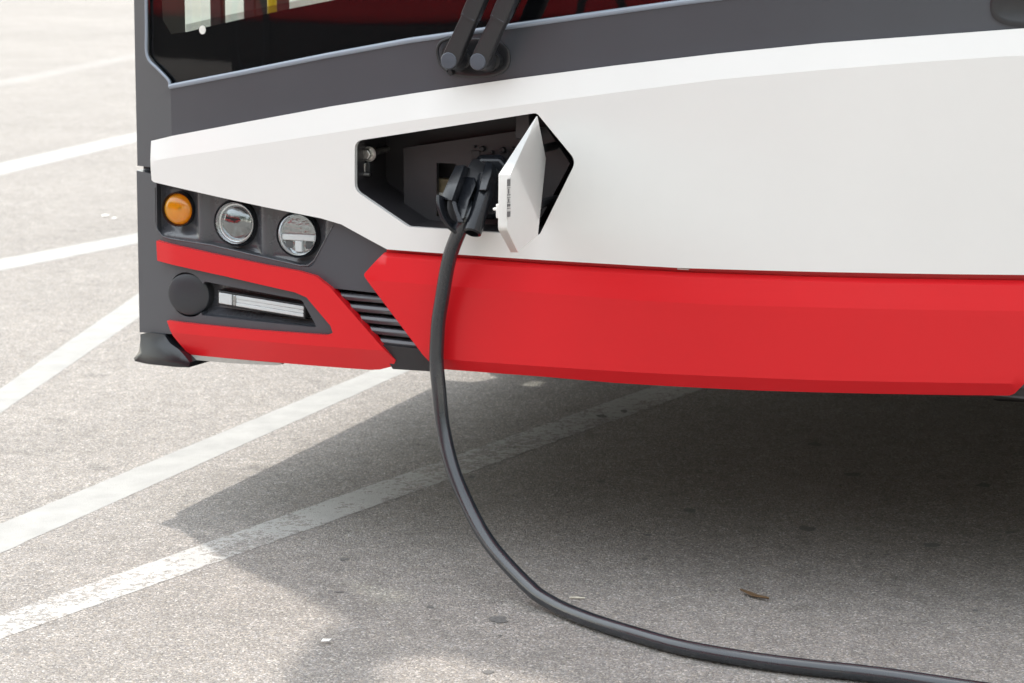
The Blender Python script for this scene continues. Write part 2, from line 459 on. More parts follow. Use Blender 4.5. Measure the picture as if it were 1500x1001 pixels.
M['paint'] = paint('line_paint', .14, 1.3)
M['paintworn'] = paint('worn_line_paint', .345, 4.1, .41)  # more worn, and base colour lightened so the line shows in the bus shade
M['paintfaded'] = paint('faded_line_paint', .62, 2.2)
M['stain'] = mat('oil_stain', (.125, .12, .113), .75, var=(180, .45), bump=(215, .4, .002))

# ------------------------------------------------------------------ ground
g = bpy.data.meshes.new('parking_lot')
G = 400
g.from_pydata([(-G, -G, 0), (G, -G, 0), (G, G, 0), (-G, G, 0)], [], [(0, 1, 2, 3)])
lot = link('parking_lot', g, M['asphalt'], smooth=False)
tag(lot, kind='structure')

def ribbon(name, pa, pb, mt, z=.0005, jit=.0025):
    "painted line between two edges given as ground points; edges slightly ragged"
    rnd = random.Random(len(bpy.data.objects))
    n = max(20, int((Vector(pa[-1])-Vector(pa[0])).length/.03)); vs = []
    for k in range(n+1):
        t = k/n
        for e in (pa, pb):
            q = Vector(e[0])*(1-t)+Vector(e[1])*t
            d = (Vector(pb[0])-Vector(pa[0])).normalized()
            q = q+d*rnd.uniform(-jit, jit); vs.append((q.x, q.y, z))
    fs = [(2*k, 2*k+1, 2*k+3, 2*k+2) for k in range(n)]
    o = rawmesh(name, vs, fs, mt, lot, smooth=False)
    for p in o.data.polygons:
        if p.normal.z < 0: o.data.flip_normals(); break
    return o
def line_px(upper, lower, mt, ext0=0.0, ext1=0.0):
    pa = [ground(*q) for q in upper]; pb = [ground(*q) for q in lower]
    def ext(e):
        d = (e[1]-e[0]).normalized(); return [e[0]-d*ext0, e[1]+d*ext1]
    return ribbon('painted_line', ext(pa), ext(pb), mt)
line_px([(0, 768), (540, 545)], [(0, 811), (600, 543)], M['paint'], 1.2, 6)
line_px([(0, 902), (940, 572)], [(0, 937), (1010, 577)], M['paintworn'], .8, 4)
line_px([(0, 570), (200, 432)], [(0, 606), (200, 468)], M['paint'], .5, 6)
line_px([(0, 239), (200, 194)], [(0, 257), (200, 208)], M['paint'], 1.5, 9)
line_px([(0, 380), (200, 342)], [(0, 397), (200, 357)], M['paint'], 1.5, 5)
line_px([(0, 118), (200, 78)], [(0, 128), (200, 86)], M['paintfaded'], 3, 14)

def blot(name, px, py, rx, ry, mt, parent, z=.0011, ang=0):
    c = ground(px, py); rnd = random.Random(int(px*7+py)); vs = [(c.x, c.y, z)]; n = 40
    ph = [rnd.uniform(0, 6.28) for q in range(5)]
    for k in range(n):
        t = 2*math.pi*k/n; r = 1+sum(.16/(q+1)**.6*math.sin((q+1)*t+ph[q]) for q in range(5))
        x, y = math.cos(t)*rx*r, math.sin(t)*ry*r
        vs.append((c.x+x*math.cos(ang)-y*math.sin(ang), c.y+x*math.sin(ang)+y*math.cos(ang), z))
    return rawmesh(name, vs, [(0, k+1, (k+1) % n+1) for k in range(n)], mt, parent, smooth=False)
for px, py, rx, ry in [(1180, 775, .02, .03), (1366, 799, .022, .022), (1250, 696, .022, .028), (1010, 749, .016, .026), (1440, 711, .02, .028), (730, 909, .02, .03),
                       (948, 784, .01, .014), (1300, 813, .006, .01), (1480, 781, .012, .012), (1460, 793, .008, .008), (1415, 795, .006, .008), (1317, 813, .004, .006), (1428, 895, .007, .008), (715, 986, .012, .012), (505, 820, .012, .012), (733, 932, .005, .006),
                       (882, 610, .016, .026), (915, 603, .011, .024), (1195, 652, .02, .03), (880, 706, .01, .02), (630, 890, .008, .01), (945, 820, .008, .01), (498, 868, .012, .006), (690, 700, .01, .016)]:
    blot('oil_spot', px, py, rx*.8, ry*.7, M['stain'], lot, ang=.35)

# ------------------------------------------------------------------ the bus
bus = empty('electric_bus', (0, .1, 0))
tag(bus, 'white, red and anthracite electric city bus with its front charging flap open', 'bus')
BO = Vector((0, .1, 0))
class _P:  # parts are modelled in world space; parent keeps them there
    pass

# ---- white front panel with the charging opening
wt_px = [(220, 207), (251, 199.5), (360, 179), (480, 157), (600, 138), (750, 116), (900, 96.5), (1050, 79), (1200, 64), (1350, 53), (1500, 42)]
wo = .022
wt = XZ(wt_px, wo-.006) + [(.75, 1.048), (1.0, 1.058), (1.215, 1.062)]
wb_left = XZ([(567, 365.5), (540, 351), (500, 329), (470, 320), (390, 304), (290, 282), (225, 267), (222, 264), (221.5, 258)], wo)
seam = XZ([(567, 365.5), (700, 375), (860, 385), (1000, 393), (1200, 398.5), (1500, 403)], wo)
seam_r = seam[-1]
wb_right = [(-x, z) for x, z in reversed(wb_left)]           # far side of the front, mirrored
white_out = wt + list(reversed([]))
white_out = wt + [wb_right[0]] + wb_right[1:] + list(reversed(seam[1:])) + wb_left
crease_w = curve_at(XZ([(215, 238), (251, 231), (480, 196), (600, 177), (750, 156), (900, 136), (1050, 117), (1200, 103), (1350, 91), (1500, 81)], wo) + [(.8, .985), (1.215, .995)])
op_px = [(519.5, 207), (786, 165.5), (844, 236), (790, 345), (644, 335.5), (598, 332.5), (519.5, 279)]
opening = fillet(XZ(op_px, wo), [.02, .012, .022, .01, 0, .02, .022], 6)
def off_white(x, z):
    zc = crease_w(x); o = wo
    if z > zc: o -= (z-zc)*.24
    lowc = .03
    return o
cw = [(x, crease_w(x)) for x in np.linspace(-1.24, 1.24, 60)]
panel('front_panel', white_out, M['white'], bus, off_white, .012, holes=[opening], creases=[cw], step=.022, bev=.003)

# ---- anthracite surround of the windscreen, with both pillars
wind_px = [(213.5, -4), (214.5, 82), (247, 119), (249, 130), (350, 108), (480, 82), (600, 60), (750, 39), (900, 18), (1000, 4)]
wl = XZ(wind_px, 0)
wscreen = [(-1.205, 2.7)] + wl + [(.3, 1.118), (.55, 1.145), (.8, 1.163), (1.15, 1.175), (1.195, 1.22), (1.205, 2.7)]
sur_bot = [(x, z-.03) for x, z in wt[2:-2]]
XL = -1.262
surround = [(XL+.004, 3.06), (XL+.002, 1.06), (XL, .90), (XL-.001, .716), (-1.19, .716)] + sur_bot + [(1.19, 1.0), (1.195, .716), (-XL, .716), (-XL, 3.06)]
def off_sur(x, z):
    o = 0.0
    if abs(x) > 1.156: o -= (abs(x)-1.156)*.14
    return o
panel('windscreen_surround', surround, M['grey'], bus, off_sur, .05, holes=[fillet(wscreen, .012, 3)], creases=[[(-1.156, z) for z in np.linspace(.5, .90, 20)]], step=.04, bev=.004)
box('corner_post', (1.18, .262, .66), (1.268, .33, .76), M['black'], bus)
inner_post = box('corner_post', (-1.274, .262, .66), (-1.18, .33, .76), M['black'], bus)

# ---- windscreen, black printed border, dots, rubber seal
frit_px = [(236, -4), (238, 30), (250, 50), (273, 47), (310, 38), (360, 27), (420, 14), (480, 2), (520, -6)]
fl = XZ(frit_px, -.012)
frit_in = [(-1.15, 2.6)] + fl + [(-.4, 1.135), (.1, 1.2), (.6, 1.24), (1.1, 1.25), (1.15, 2.6)]
panel('printed_border', [(x*1.004, z-.006) if z < 2 else (x*1.004, z+.02) for x, z in wscreen], M['frit'], bus, -.014, 0, holes=[frit_in], step=.05, bev=0)
dot_in = [(x, z+.013) for x, z in XZ([(272, 46), (310, 37), (360, 26.5), (420, 14), (480, 2), (520, -6)], -.013)]
panel('dot_print', XZ([(272, 47), (310, 38), (360, 27), (420, 14), (480, 2), (520, -6)], -.013)+list(reversed(dot_in)), M['dots'], bus, -.0135, 0, step=.03, bev=0)
panel('windscreen', [(x*1.002, z-.004) if z < 2 else (x*1.002, z+.01) for x, z in wscreen], M['glass'], bus, -.009, 0, step=.06, bev=0)
sl = spline([at(x, y, -.001) for x, y in [(213.5, -40), (214.5, 40), (215.5, 82), (231, 101), (247, 118), (248.5, 128)]], 4)
tube('rubber_seal', sl, .0032, M['seal'], bus, seg=10)
low = [(-1.157, at(249, 127.5).z)]+[(x, z) for x, z in wl[4:]]+[(.3, 1.118), (.55, 1.145), (.8, 1.163), (1.15, 1.175)]
tube('rubber_seal', [(x, F(x)+.001, z+.0005) for x, z in dense(low, .06, False)], .0056, M['seal'], bus, seg=10)
lathe('sensor_dot', [(.0085, 0), (.0085, .002)], at(297, 44, -.008), M['paper'], bus, seg=24, squash=.82)

# ---- lower corner shell (anthracite), mirrored on the far side
zt_, zb_ = at(203.5, 252).z, at(206, 490).z
base_out = [(-1.266, zt_)] + XZ([(232, 258), (490, 312), (575, 352), (665, 374), (665, 526), (577, 524), (541, 522), (410, 514), (285, 503), (268, 490)], 0) + [(-1.270, zb_)]
lamp_rec = fillet(XZ([(226.5, 250), (228, 347), (310, 358), (380, 375), (457, 393), (492, 322), (440, 300)], 0), [0, .028, 0, 0, .02, 0, 0], 6)
fogc = at(275, 432, 0); FR = .0455
fog_hole = [(fogc.x+1.10*FR*math.cos(t), fogc.z+FR*math.sin(t)) for t in np.linspace(0, 2*math.pi, 40, endpoint=False)]
ch_px = [(300, 412.5), (442, 439.5), (464.5, 480), (296, 462)]
chan = XZ(ch_px, 0)
# merge disc and channel into one opening
ang = lambda p: math.atan2(p[1]-fogc.z, p[0]-fogc.x)
a1, a2 = ang(chan[0]), ang(chan[3])
arc = [(fogc.x+1.10*FR*math.cos(t), fogc.z+FR*math.sin(t)) for t in np.linspace(a1, a2+2*math.pi, 40)]
fog_open = arc + fillet([chan[3], chan[2], chan[1], chan[0]], [0, .004, .012, 0], 4)
gr = XZ([(484, 422), (553, 429.5), (617, 515), (556, 507)], 0)
lamp_rec_clip = [(x, min(z, 10)) for x, z in lamp_rec]
panel('bumper_corner', base_out, M['grey'], bus, off_sur, .06, holes=[lamp_rec, fog_open, gr], step=.03, bev=.003, mirror=True)

# ---- lamp housing: a dished glossy tray with three bowls
lamps = [('turn', (262.5, 306.5), .0315), ('beam', (346, 326.5), .0405), ('led', (437.3, 343.8), .0395)]
LC = [at(p[1][0], p[1][1], -.014) for p in lamps]
def smooth(a, b, x):
    t = min(1, max(0, (x-a)/(b-a))); return t*t*(3-2*t)
def off_tray(x, z):
    o = -.012
    for k, c in enumerate(LC):
        r = lamps[k][2]; dx = (x-c.x); dz = z-c.z
        # square funnel wide to the lower right of each lamp
        d = max(abs(dx+.01)/1.25, abs(dz)/1.1)
        o -= .016*(1-smooth(r*1.02, r*1.70, d))
    return o
tray_out = XZ([(224, 246), (226, 351), (310, 361), (380, 378), (462, 396), (497, 322), (440, 298)], -.01)
panel('lamp_housing', tray_out, M['gloss'], bus, off_tray, 0, step=.0055, bev=0, mirror=True)
tube('housing_trim', [at(x, y, .000) for x, y in [(227.2, 275), (227.8, 325), (230.5, 337), (239, 347), (252, 350.5), (310, 359.5), (380, 376), (440, 389.5), (452, 389), (461, 381), (488, 330)]], .0016, M['gloss'], bus, seg=8, mirror=True)
def lamp(kind, c, r):
    t = []
    if kind == 'turn':
        ringlathe('indicator_bezel', [(r*1.0, -.05), (r*1.13, -.05), (r*1.13, .006), (r*1.08, .010), (r*1.0, .006)], c, M['blackg'], bus, mirror=True)
        for sx in (1, -1):
            cc = Vector((sx*c.x, c.y, c.z))
            le = lathe('indicator_lens', [(r*1.005, -.004), (r*.99, .004), (r*.9, .009), (r*.6, .0135), (r*.3, .0155), (0, .016)], cc, M['amber'], bus)
            rf = lathe('reflector', [(r, -.002), (r*.86, -.010), (r*.5, -.017), (0, -.020)], cc, M['amberref'], le)
            lathe('bulb', [(.012, -.022), (.012, -.008), (.009, -.003), (0, -.001)], cc, M['gloss'], le, seg=16)
            for k in range(5):
                zz = cc.z+(-2+k)*r*.3
                L = math.sqrt(max(0, (r*.9)**2-(zz-cc.z)**2))
                tube('lens_rib', [(cc.x-L*.8, cc.y-.006, zz), (cc.x+L*.8, cc.y-.006, zz)], .0012, M['amber'], le, seg=6)
        return
    ringlathe('headlamp_bezel', [(r*1.05, -.05), (r*1.17, -.05), (r*1.17, .003), (r*1.12, .008), (r*1.05, .004)], c, M['blackg'], bus, mirror=True)
    for sx in (1, -1):
        cc = Vector((sx*c.x, c.y, c.z))
        le = lathe('headlamp_lens', [(r*1.0, .000), (r*.95, .006), (r*.8, .0105), (r*.5, .0145), (r*.2, .0165), (0, .017)], cc, M['lens'], bus)
        ringlathe('chrome_ring', [(r*.93, -.012), (r*1.0, -.004), (r*1.05, .003), (r*1.02, .0075), (r*.95, .004), (r*.9, -.006)], cc, M['chrome'], le)
        if kind == 'beam':
            lathe('reflector', [(r*.99, -.002), (r*.93, -.016), (r*.86, -.022), (0, -.024)], cc, M['chrome'], le)
            lathe('projector_lens', [(r*.90, -.020), (r*.895, -.008), (r*.86, -.002), (r*.72, .0025), (r*.48, .0065), (r*.25, .009), (0, .010)], cc, M['projector'], le)
        else:
            lathe('reflector', [(r*.97, -.006), (r*.85, -.020), (r*.6, -.034), (0, -.044)], cc, M['reflector'], le)
            box('led_bar', (cc.x-r*.88, cc.y-.002, cc.z-r*.30), (cc.x+r*.88, cc.y+.028, cc.z+.0), M['led'], le, bev=.002)
            box('led_bar', (cc.x-r*.20, cc.y-.001, cc.z-r*.86), (cc.x+r*.18, cc.y+.028, cc.z-r*.32), M['led'], le, bev=.002)
            for q in (-.56, .5):
                box('led_cell', (cc.x+(q-.20)*r, cc.y+.004, cc.z-r*.72), (cc.x+(q+.2)*r, cc.y+.03, cc.z-r*.33), M['gloss'], le, bev=.002)
def projector():
    m = mat('projector_glass', (.24, .25, .26), .05, metal=.85, coat=1, coat_r=.01, bump=(35, .15, .01)); return m
M['projector'] = projector()
for (k, p, r), c in zip(lamps, LC): lamp(k, c, r)

# ---- round cap, daytime running lamp in its channel
panel('fog_lamp_tray', XZ([(236, 388), (445, 430), (480, 490), (236, 478)], -.03), M['gloss'], bus,
      lambda x, z: -.038 + .030*smooth(.0, .022, (curve_at(XZ([(290, 459), (464, 479)], -.02))(x)+.014-z) if x > fogc.x+.03 else 0), 0, step=.01, bev=0, mirror=True)
lathe('fog_lamp_cap', [(.0428, -.034), (.0428, -.006), (.0415, -.0032), (.036, -.0005), (.022, .002), (0, .003)], fogc, M['capg'], bus, mirror=True, seg=56, squash=1.10)
dr = XZ([(319, 427.5), (445, 448.5), (444.5, 466.5), (319, 445.5)], -.006)
def quadbox(name, q, o0, o1, mt, par, mirror=False, bev=.0015):
    for sx in ((1, -1) if mirror else (1,)):
        prism(name, [(sx*x, F(x, z)-o1, z) for x, z in q], [(sx*x, F(x, z)-o0, z) for x, z in q], mt, par, bev=bev)
def inset(q, d):
    c = Vector((sum(p[0] for p in q)/4, sum(p[1] for p in q)/4)); r = []
    for i, p in enumerate(q):
        P = Vector(p); a = (Vector(q[i-1])-P).normalized(); b = (Vector(q[(i+1) % 4])-P).normalized()
        r.append(tuple(P+(a+b)*d))
    return r
quadbox('running_lamp_frame', inset(dr, -.0025), -.04, -.009, M['blackg'], bus, True)
def sub(q, a, b):
    return [tuple(Vector(q[0])*(1-a)+Vector(q[1])*a), tuple(Vector(q[0])*(1-b)+Vector(q[1])*b), tuple(Vector(q[3])*(1-b)+Vector(q[2])*b), tuple(Vector(q[3])*(1-a)+Vector(q[2])*a)]
di = inset(dr, .0015)
quadbox('running_lamp_optic', sub(di, 0, .16), -.02, -.0075, M['led'], bus, True)
quadbox('running_lamp_optic', sub(di, .165, .205), -.02, -.0085, M['reflector'], bus, True)
for k in range(3):
    a, b = k/3, (k+1)/3
    q = sub(di, .21, 1)
    qq = [tuple(Vector(q[0])*(1-a)+Vector(q[3])*a), tuple(Vector(q[1])*(1-a)+Vector(q[2])*a), tuple(Vector(q[1])*(1-b)+Vector(q[2])*b), tuple(Vector(q[0])*(1-b)+Vector(q[3])*b)]
    quadbox('running_lamp_optic', qq, -.02, -.0075-.0012*(k == 1), M['led'], bus, True)
panel('running_lamp_lens', di, M['lens'], bus, -.006, 0, step=.02, bev=0, mirror=True)

# ---- red corner trim, hook shaped
ro = .012
trim_px = [(227, 353.5), (390, 389), (436, 397.5), (462, 405), (484, 422), (577.5, 529), (573, 538), (552, 543.5), (538, 544), (490, 540.5), (410, 534), (271, 521.5), (252, 492), (243.5, 470.5), (370, 484), (478, 491.5), (487.5, 488), (484, 477.5), (449, 436), (432, 428.5), (330, 405), (228.5, 382.5)]
trim = XZ(trim_px, ro)
cl = XZ([(250, 487), (370, 499), (490, 509), (562, 514)], ro); clf = curve_at(cl)
cu = XZ([(450, 409), (484, 430), (530, 487), (562, 514)], ro)
def off_trim(x, z):
    o = ro; zc = clf(x)
    if z < zc: o -= (zc-z)*.35
    if abs(x) > 1.156: o -= (abs(x)-1.156)*.12
    return o
panel('red_corner_trim', trim, M['red'], bus, off_trim, .022, creases=[cl], step=.012, bev=.0035, mirror=True)

# ---- red centre bumper
bo = .02
l_top = XZ([(561, 370.5), (651, 377.5), (800, 388.5), (1000, 400), (1200, 407)], bo)
l_bot = XZ([(629, 528.5), (640, 541), (720, 547), (800, 553), (900, 562), (1000, 568), (1100, 573)], bo)
peak = XZ([(534, 402)], bo)[0]
r_top = XZ([(1350, 410), (1500, 412)], bo); pk = (-peak[0], peak[1])
r_bot = XZ([(1200, 576), (1350, 579), (1478, 580.5), (1486, 577)], bo)
top_all = l_top + r_top + [(.66, r_top[-1][1])]; bot_all = l_bot + r_bot
red_out = fillet([peak]+top_all+[pk]+list(reversed(bot_all)), .006, 3)
half = [p for p in l_top if p[0] < -.02]
k1f = curve_at(XZ([(537, 409), (640, 417), (800, 429), (928, 439), (1060, 446), (1200, 449.5), (1350, 453), (1500, 455)], bo))
k2f = curve_at(XZ([(625, 523), (700, 529), (800, 536), (941, 545), (1050, 550), (1200, 556), (1350, 559), (1486, 561)], bo))
topf = curve_at(top_all)
def off_red(x, z):
    za, zb, zt = k1f(x), k2f(x), topf(x)
    o = bo+.008
    if z > za: o = bo+.008-(z-za)*.20
    elif z < zb: o = bo+.008-.0-(zb-z)*.55
    if z > zt-.008: o -= (z-(zt-.008))*.9
    return o
kk1 = [(x, k1f(x)) for x in np.linspace(-.66, .66, 60)]; kk2 = [(x, k2f(x)) for x in np.linspace(-.56, .56, 50)]
kk3 = [(x, topf(x)-.008) for x in np.linspace(-.65, .65, 60)]
panel('red_bumper', red_out, M['red'], bus, off_red, .05, creases=[kk1, kk2, kk3], step=.018, bev=.003)
# dark return above the bumper, behind the seam, and the small catch in it
panel('bumper_return', [(x, z+.02) for x, z in half]+[(-x, z+.02) for x, z in reversed(half)]+[(-x, z-.03) for x, z in half]+[(x, z-.03) for x, z in reversed(half)], M['redin'] if 'redin' in M else M['red'], bus, .002, 0, step=.05, bev=0)
p = at(1000, 395, .012); box('catch', (p.x-.011, p.y+.001, p.z-.0012), (p.x+.011, p.y+.012, p.z+.0018), M['steel'], bus, bev=.001)

# ---- grille between the red parts
panel('grille_back', XZ([(470, 410), (570, 420), (635, 522), (545, 512)], -.045), M['black'], bus, -.045, 0, step=.05, bev=0, mirror=True)
for k in range(5):
    t = (k+.35)/5.0
    L = [(482+72*t*1.0, 423.5+83*t), (552+66*t, 430+84*t)]
    a = at(L[0][0]-3, L[0][1]+3.5, -.010); b = at(L[1][0]+10, L[1][1]+4.5, -.010)
    for sx in (1, -1):
        A = Vector((sx*a.x, a.y, a.z)); B = Vector((sx*b.x, b.y, b.z))
        sec = [(-.002, .0072), (.018, .0090), (.022, -.001), (.012, -.0065), (-.003, -.0060), (-.0065, .001)]
        pr = [A+Vector((0, y, z)) for y, z in sec]; qr = [B+Vector((0, y, z)) for y, z in sec]
        prism('grille_slat', pr, qr, M['gloss'], bus, bev=.0012)

# ---- black deflector under the corner and the strip beside it
d0 = [(205.5, 490), (218, 487.5), (240, 490), (249, 503), (263, 513), (270, 521), (278, 531), (277, 538.5), (258, 538), (216, 533.5), (198, 529.5), (196, 525), (203, 516), (205.5, 500)]
def off_def(k): return [.002, .002, .002, .006, .012, .018, .022, .024, .024, .024, .02, .02, .012, .004][k]
fr = [at(x, y, off_def(i)) for i, (x, y) in enumerate(d0)]
cen = at(222, 500, .004); cen2 = at(243, 513, .012); mid = [at(207, 500, .010), at(243, 501, .014)]
vs = list(fr)
core = [at(208, 518, .018), at(240, 525, .024), at(262, 529, .026), at(220, 505, .008), at(242, 508, .013)]
n = len(fr); vs += core; ci = n
fs = [(0, 1, ci+3), (1, 2, ci+4, ci+3), (2, 3, ci+4), (0, ci+3, ci+0, 13), (13, ci+0, 12), (12, ci+0, 11), (11, ci+0, 10), (10, ci+0, 9), (ci+0, ci+1, 8, 9), (ci+1, ci+2, 8), (ci+2, 7, 8), (ci+2, 6, 7), (ci+2, 5, 6), (ci+2, 4, 5), (ci+4, 4, ci+2, ci+1), (3, 4, ci+4), (ci+3, ci+4, ci+1, ci+0)]
bk = [q+Vector((.01, .09, 0)) for q in fr]; bi = len(vs); vs += bk
for i in range(n): fs.append((i, (i+1) % n, bi+(i+1) % n, bi+i))
fs.append(tuple(range(bi, bi+n)))
rawmesh('corner_deflector', vs, fs, M['blackg'], bus, ang=50, bev=0)
rawmesh('corner_deflector', [(-q.x, q.y, q.z) for q in vs], fs, M['blackg'], bus, ang=50, bev=0)
panel('clear_lip', XZ([(266, 519), (410, 532.5), (412, 534.8), (404, 536), (340, 533), (278, 527.5)], .0), M['acrylic'], bus, -.004, .01, step=.03, bev=.001, mirror=True)
# apron under the grille
apr = fillet(XZ([(553, 505), (615, 511.5), (640, 545), (575, 541)], .004), .002, 2)
panel('grille_apron', apr, M['black'], bus, .003, .05, step=.03, bev=.002)
panel('grille_apron', [(-x, max(z, .398)) for x, z in reversed(apr)], M['black'], bus, .003, .05, step=.03, bev=0)

# ---- charging bay
dep = .15
rim = [Vector((x, F(x, z)-wo+.004, z)) for x, z in dense(opening, .03)]
vs = []; fs = []; n = len(rim)
for q in rim: vs.append(q+Vector((0, .004, 0)))
for q in rim: vs.append(q+Vector((0, dep, 0)))
fs = [(i, (i+1) % n, n+(i+1) % n, n+i) for i in range(n)]+[tuple(range(n, 2*n))]
rawmesh('bay_liner', [v+((v-Vector((-.48, v.y, .74)))*.004) for v in vs], fs, M['liner'], bus, ang=30)
pl = XZ([(591, 217), (800, 186), (835, 240), (780, 342), (645, 337), (604, 336), (592, 328)], -.085)
hole = XZ([(639.5, 239), (668, 240), (668, 319), (639.5, 317)], -.085)
panel('socket_plate', pl, M['recess'], bus, -.085, .012, holes=[hole], step=.03, bev=.0015)
q = at(650, 278, -.11)
box('fuse_box', (q.x-.03, q.y, q.z-.055), (q.x+.03, q.y+.03, q.z+.02), M['brownlabel'], bus, bev=.001)
box('warning_label', (q.x-.018, q.y-.003, q.z-.040), (q.x+.012, q.y-.0005, q.z-.006), M['paper'], bus, bev=0)
box('warning_label', (q.x-.010, q.y-.0055, q.z-.028), (q.x+.006, q.y-.0035, q.z-.018), M['redlabel'], bus, bev=0)
a = at(755, 169, -.03); b = at(776, 203, -.03)
prism('hinge_bracket', [at(755, 170, -.03), at(775, 167, -.03), at(776, 203, -.03), at(755, 204, -.03)], [at(755, 170, -.03)+Vector((0, .05, 0)), at(775, 167, -.03)+Vector((0, .05, 0)), at(776, 203, -.03)+Vector((0, .05, 0)), at(755, 204, -.03)+Vector((0, .05, 0))], M['recess'], bus, bev=.002)
for x, y, r in [(708, 218, .0055), (738, 220, .0058), (696, 215, .0028), (722, 223, .0035), (752, 217, .003), (700, 322, .004)]:
    lathe('bolt', [(r, 0), (r, .006), (r*.7, .009), (0, .0095)], at(x, y, -.085), M['black'], bus, seg=12)
for x, y in [(697, 227), (751, 227)]:
    q = at(x, y, -.084); box('catch_slot', (q.x-.009, q.y-.002, q.z-.008), (q.x+.009, q.y+.004, q.z+.008), M['black'], bus, bev=.001)
for x, y in [(706, 318), (722, 318)]:
    pass
lathe('socket', [(.052, 0), (.052, .02), (.046, .022), (.046, .004), (0, .002)], at(719, 268, -.085), M['black'], bus, seg=40, squash=.8)
# nut and catch on the left wall of the bay
q = at(537, 226, -.03)
lathe('hex_bolt', [(.0125, -.03), (.0125, .004), (.010, .0075), (0, .0078)], q, M['steel'], bus, seg=6, ang=25, bev=.001)
ringlathe('washer', [(.008, -.004), (.0145, -.004), (.0145, -.0015), (.008, -.0015)], q+Vector((.004, -.0, .0)), M['steel'], bus, seg=24)
lathe('bolt_stem', [(.006, -.10), (.006, .0)], q, M['steel'], bus, seg=12)
q = at(535, 247, -.03)
box('catch', (q.x-.009, q.y, q.z-.009), (q.x+.009, q.y+.02, q.z+.013), M['black'], bus, bev=.002)
prism('catch', [q+Vector((-.007, -.004, -.006)), q+Vector((-.002, -.006, .010)), q+Vector((.003, -.006, .010)), q+Vector((.001, -.004, -.007))], [q+Vector((-.007, .01, -.006)), q+Vector((-.002, .01, .010)), q+Vector((.003, .01, .010)), q+Vector((.001, .01, -.007))], M['steel'], bus, bev=.001)
tube('catch', [q+Vector((-.003, -.004, -.011)), q+Vector((.011, -.004, -.011))], .0035, M['steel'], bus, seg=10)

# ---- open flap, hinged inside the right end of the bay
H0 = at(800, 216, .004)
best = None
def flap_dir(a): return Vector((math.sin(a), -math.cos(a), 0))
def proj(P):
    v = Vector(P)-CAM; return (CX+FPX*v.dot(RT)/v.dot(FW), CY-FPX*v.dot(UP)/v.dot(FW))
oxz = XZ(op_px, wo)                                   # outline of the opening: the flap closes it
sR = oxz[2][0]
lo_, hi_ = R(0), R(25)
for i in range(40):
    a_ = (lo_+hi_)/2
    P = H0+flap_dir(a_)*(sR-oxz[0][0]); x_ = proj((P.x, P.y, .72))[0]
    if x_ < 734: lo_ = a_
    else: hi_ = a_
FA = a_
fd = flap_dir(FA); fn = Vector((fd.y*-1, fd.x, 0)); fn = Vector((math.cos(FA), math.sin(FA), 0))   # outer side of the open flap
def FP(s, z, h=0): q = H0+fd*s+fn*h; return Vector((q.x, q.y, z))
pts = [(sR-x, z) for x, z in oxz]
pts = [pts[0], pts[1], pts[2], pts[3], pts[5], pts[6]]       # tl, tr, tip, br, bottom-left, left
pts[3] = (pts[3][0]+.016, pts[3][1]+.010); pts[4] = (pts[4][0], pts[4][1]+.014); pts[5] = (pts[5][0], pts[5][1]+.006); pts[0] = (pts[0][0]-.004, pts[0][1]+.004)
smax = max(p[0] for p in pts)
# outer skin folded along the line from the upper free corner to the lower hinge corner
TL, BR = Vector(pts[0]), Vector(pts[3])
VH = [.015, -.003, .0, .0, .008, .010]
def skin(s, z):
    k = min(range(6), key=lambda i: (Vector(pts[i])-Vector((s, z))).length); return VH[k]
def plane_h(s, z):
    "height of the left facet"
    A, B, C_ = [Vector((pts[i][0], pts[i][1], VH[i])) for i in (0, 3, 5)]
    n = (B-A).cross(C_-A); return A.z-(n.x*(s-A.x)+n.y*(z-A.y))/n.z
sh = fillet(pts, [0, .006, .006, 0, .012, .012], 3)
nn = len(sh); iTL = min(range(nn), key=lambda i: (Vector(sh[i])-TL).length); iBR = min(range(nn), key=lambda i: (Vector(sh[i])-BR).length)
cap = [FP(s, z, skin(s, z)) for s, z in sh]; bkp = [FP(s, z, -.005) for s, z in sh]
def arc_idx(i, j):
    r = [i]
    while r[-1] != j: r.append((r[-1]+1) % nn)
    return r
vs = cap+bkp
fs = [tuple(arc_idx(iTL, iBR)), tuple(arc_idx(iBR, iTL))]+[(i, i+nn, (i+1) % nn+nn, (i+1) % nn) for i in range(nn)]+[tuple(range(nn, 2*nn))]
flap = rawmesh('charging_flap', vs, fs, M['white'], bus, bev=.0025, ang=6)
# printed label on the flap and its catch
def on_flap(px, py):
    d = ray(px, py); t = (H0-CAM).dot(fn)/d.dot(fn); return CAM+d*t
def flap_h(P): return plane_h((P-H0).dot(fd), P.z)
def patch_on_flap(name, q, mt, par, lift):
    P = [on_flap(*c) for c in q]
    for it in range(3):
        P2 = []
        for c, p0 in zip(q, P):
            h = flap_h(p0)+lift; d = ray(*c); t = (H0+fn*h-CAM).dot(fn)/d.dot(fn); P2.append(CAM+d*t)
        P = P2
    return rawmesh(name, P, [tuple(range(len(P)))], mt, par, smooth=False)
lab = patch_on_flap('label', [(742.8, 262), (748.2, 261), (747.8, 318), (742.3, 322)], M['pale'], flap, .0006)
for y0, y1 in [(263, 273), (275, 276), (285, 286.5), (289, 290), (296, 297), (299, 303), (305, 306), (310, 318)]:
    patch_on_flap('label_print', [(743.0, y0+.2), (747.9, y0-.3), (747.6, y1-.3), (742.9, y1+.2)], M['ink'], flap, .0010)
for y0, y1 in [(277, 284), (291, 295.5)]:
    patch_on_flap('label_print', [(744.4, y0+.2), (746.2, y0-.1), (746.1, y1-.1), (744.3, y1+.2)], M['ink'], flap, .0010)
q = FP(smax-.03, .742, -.006)
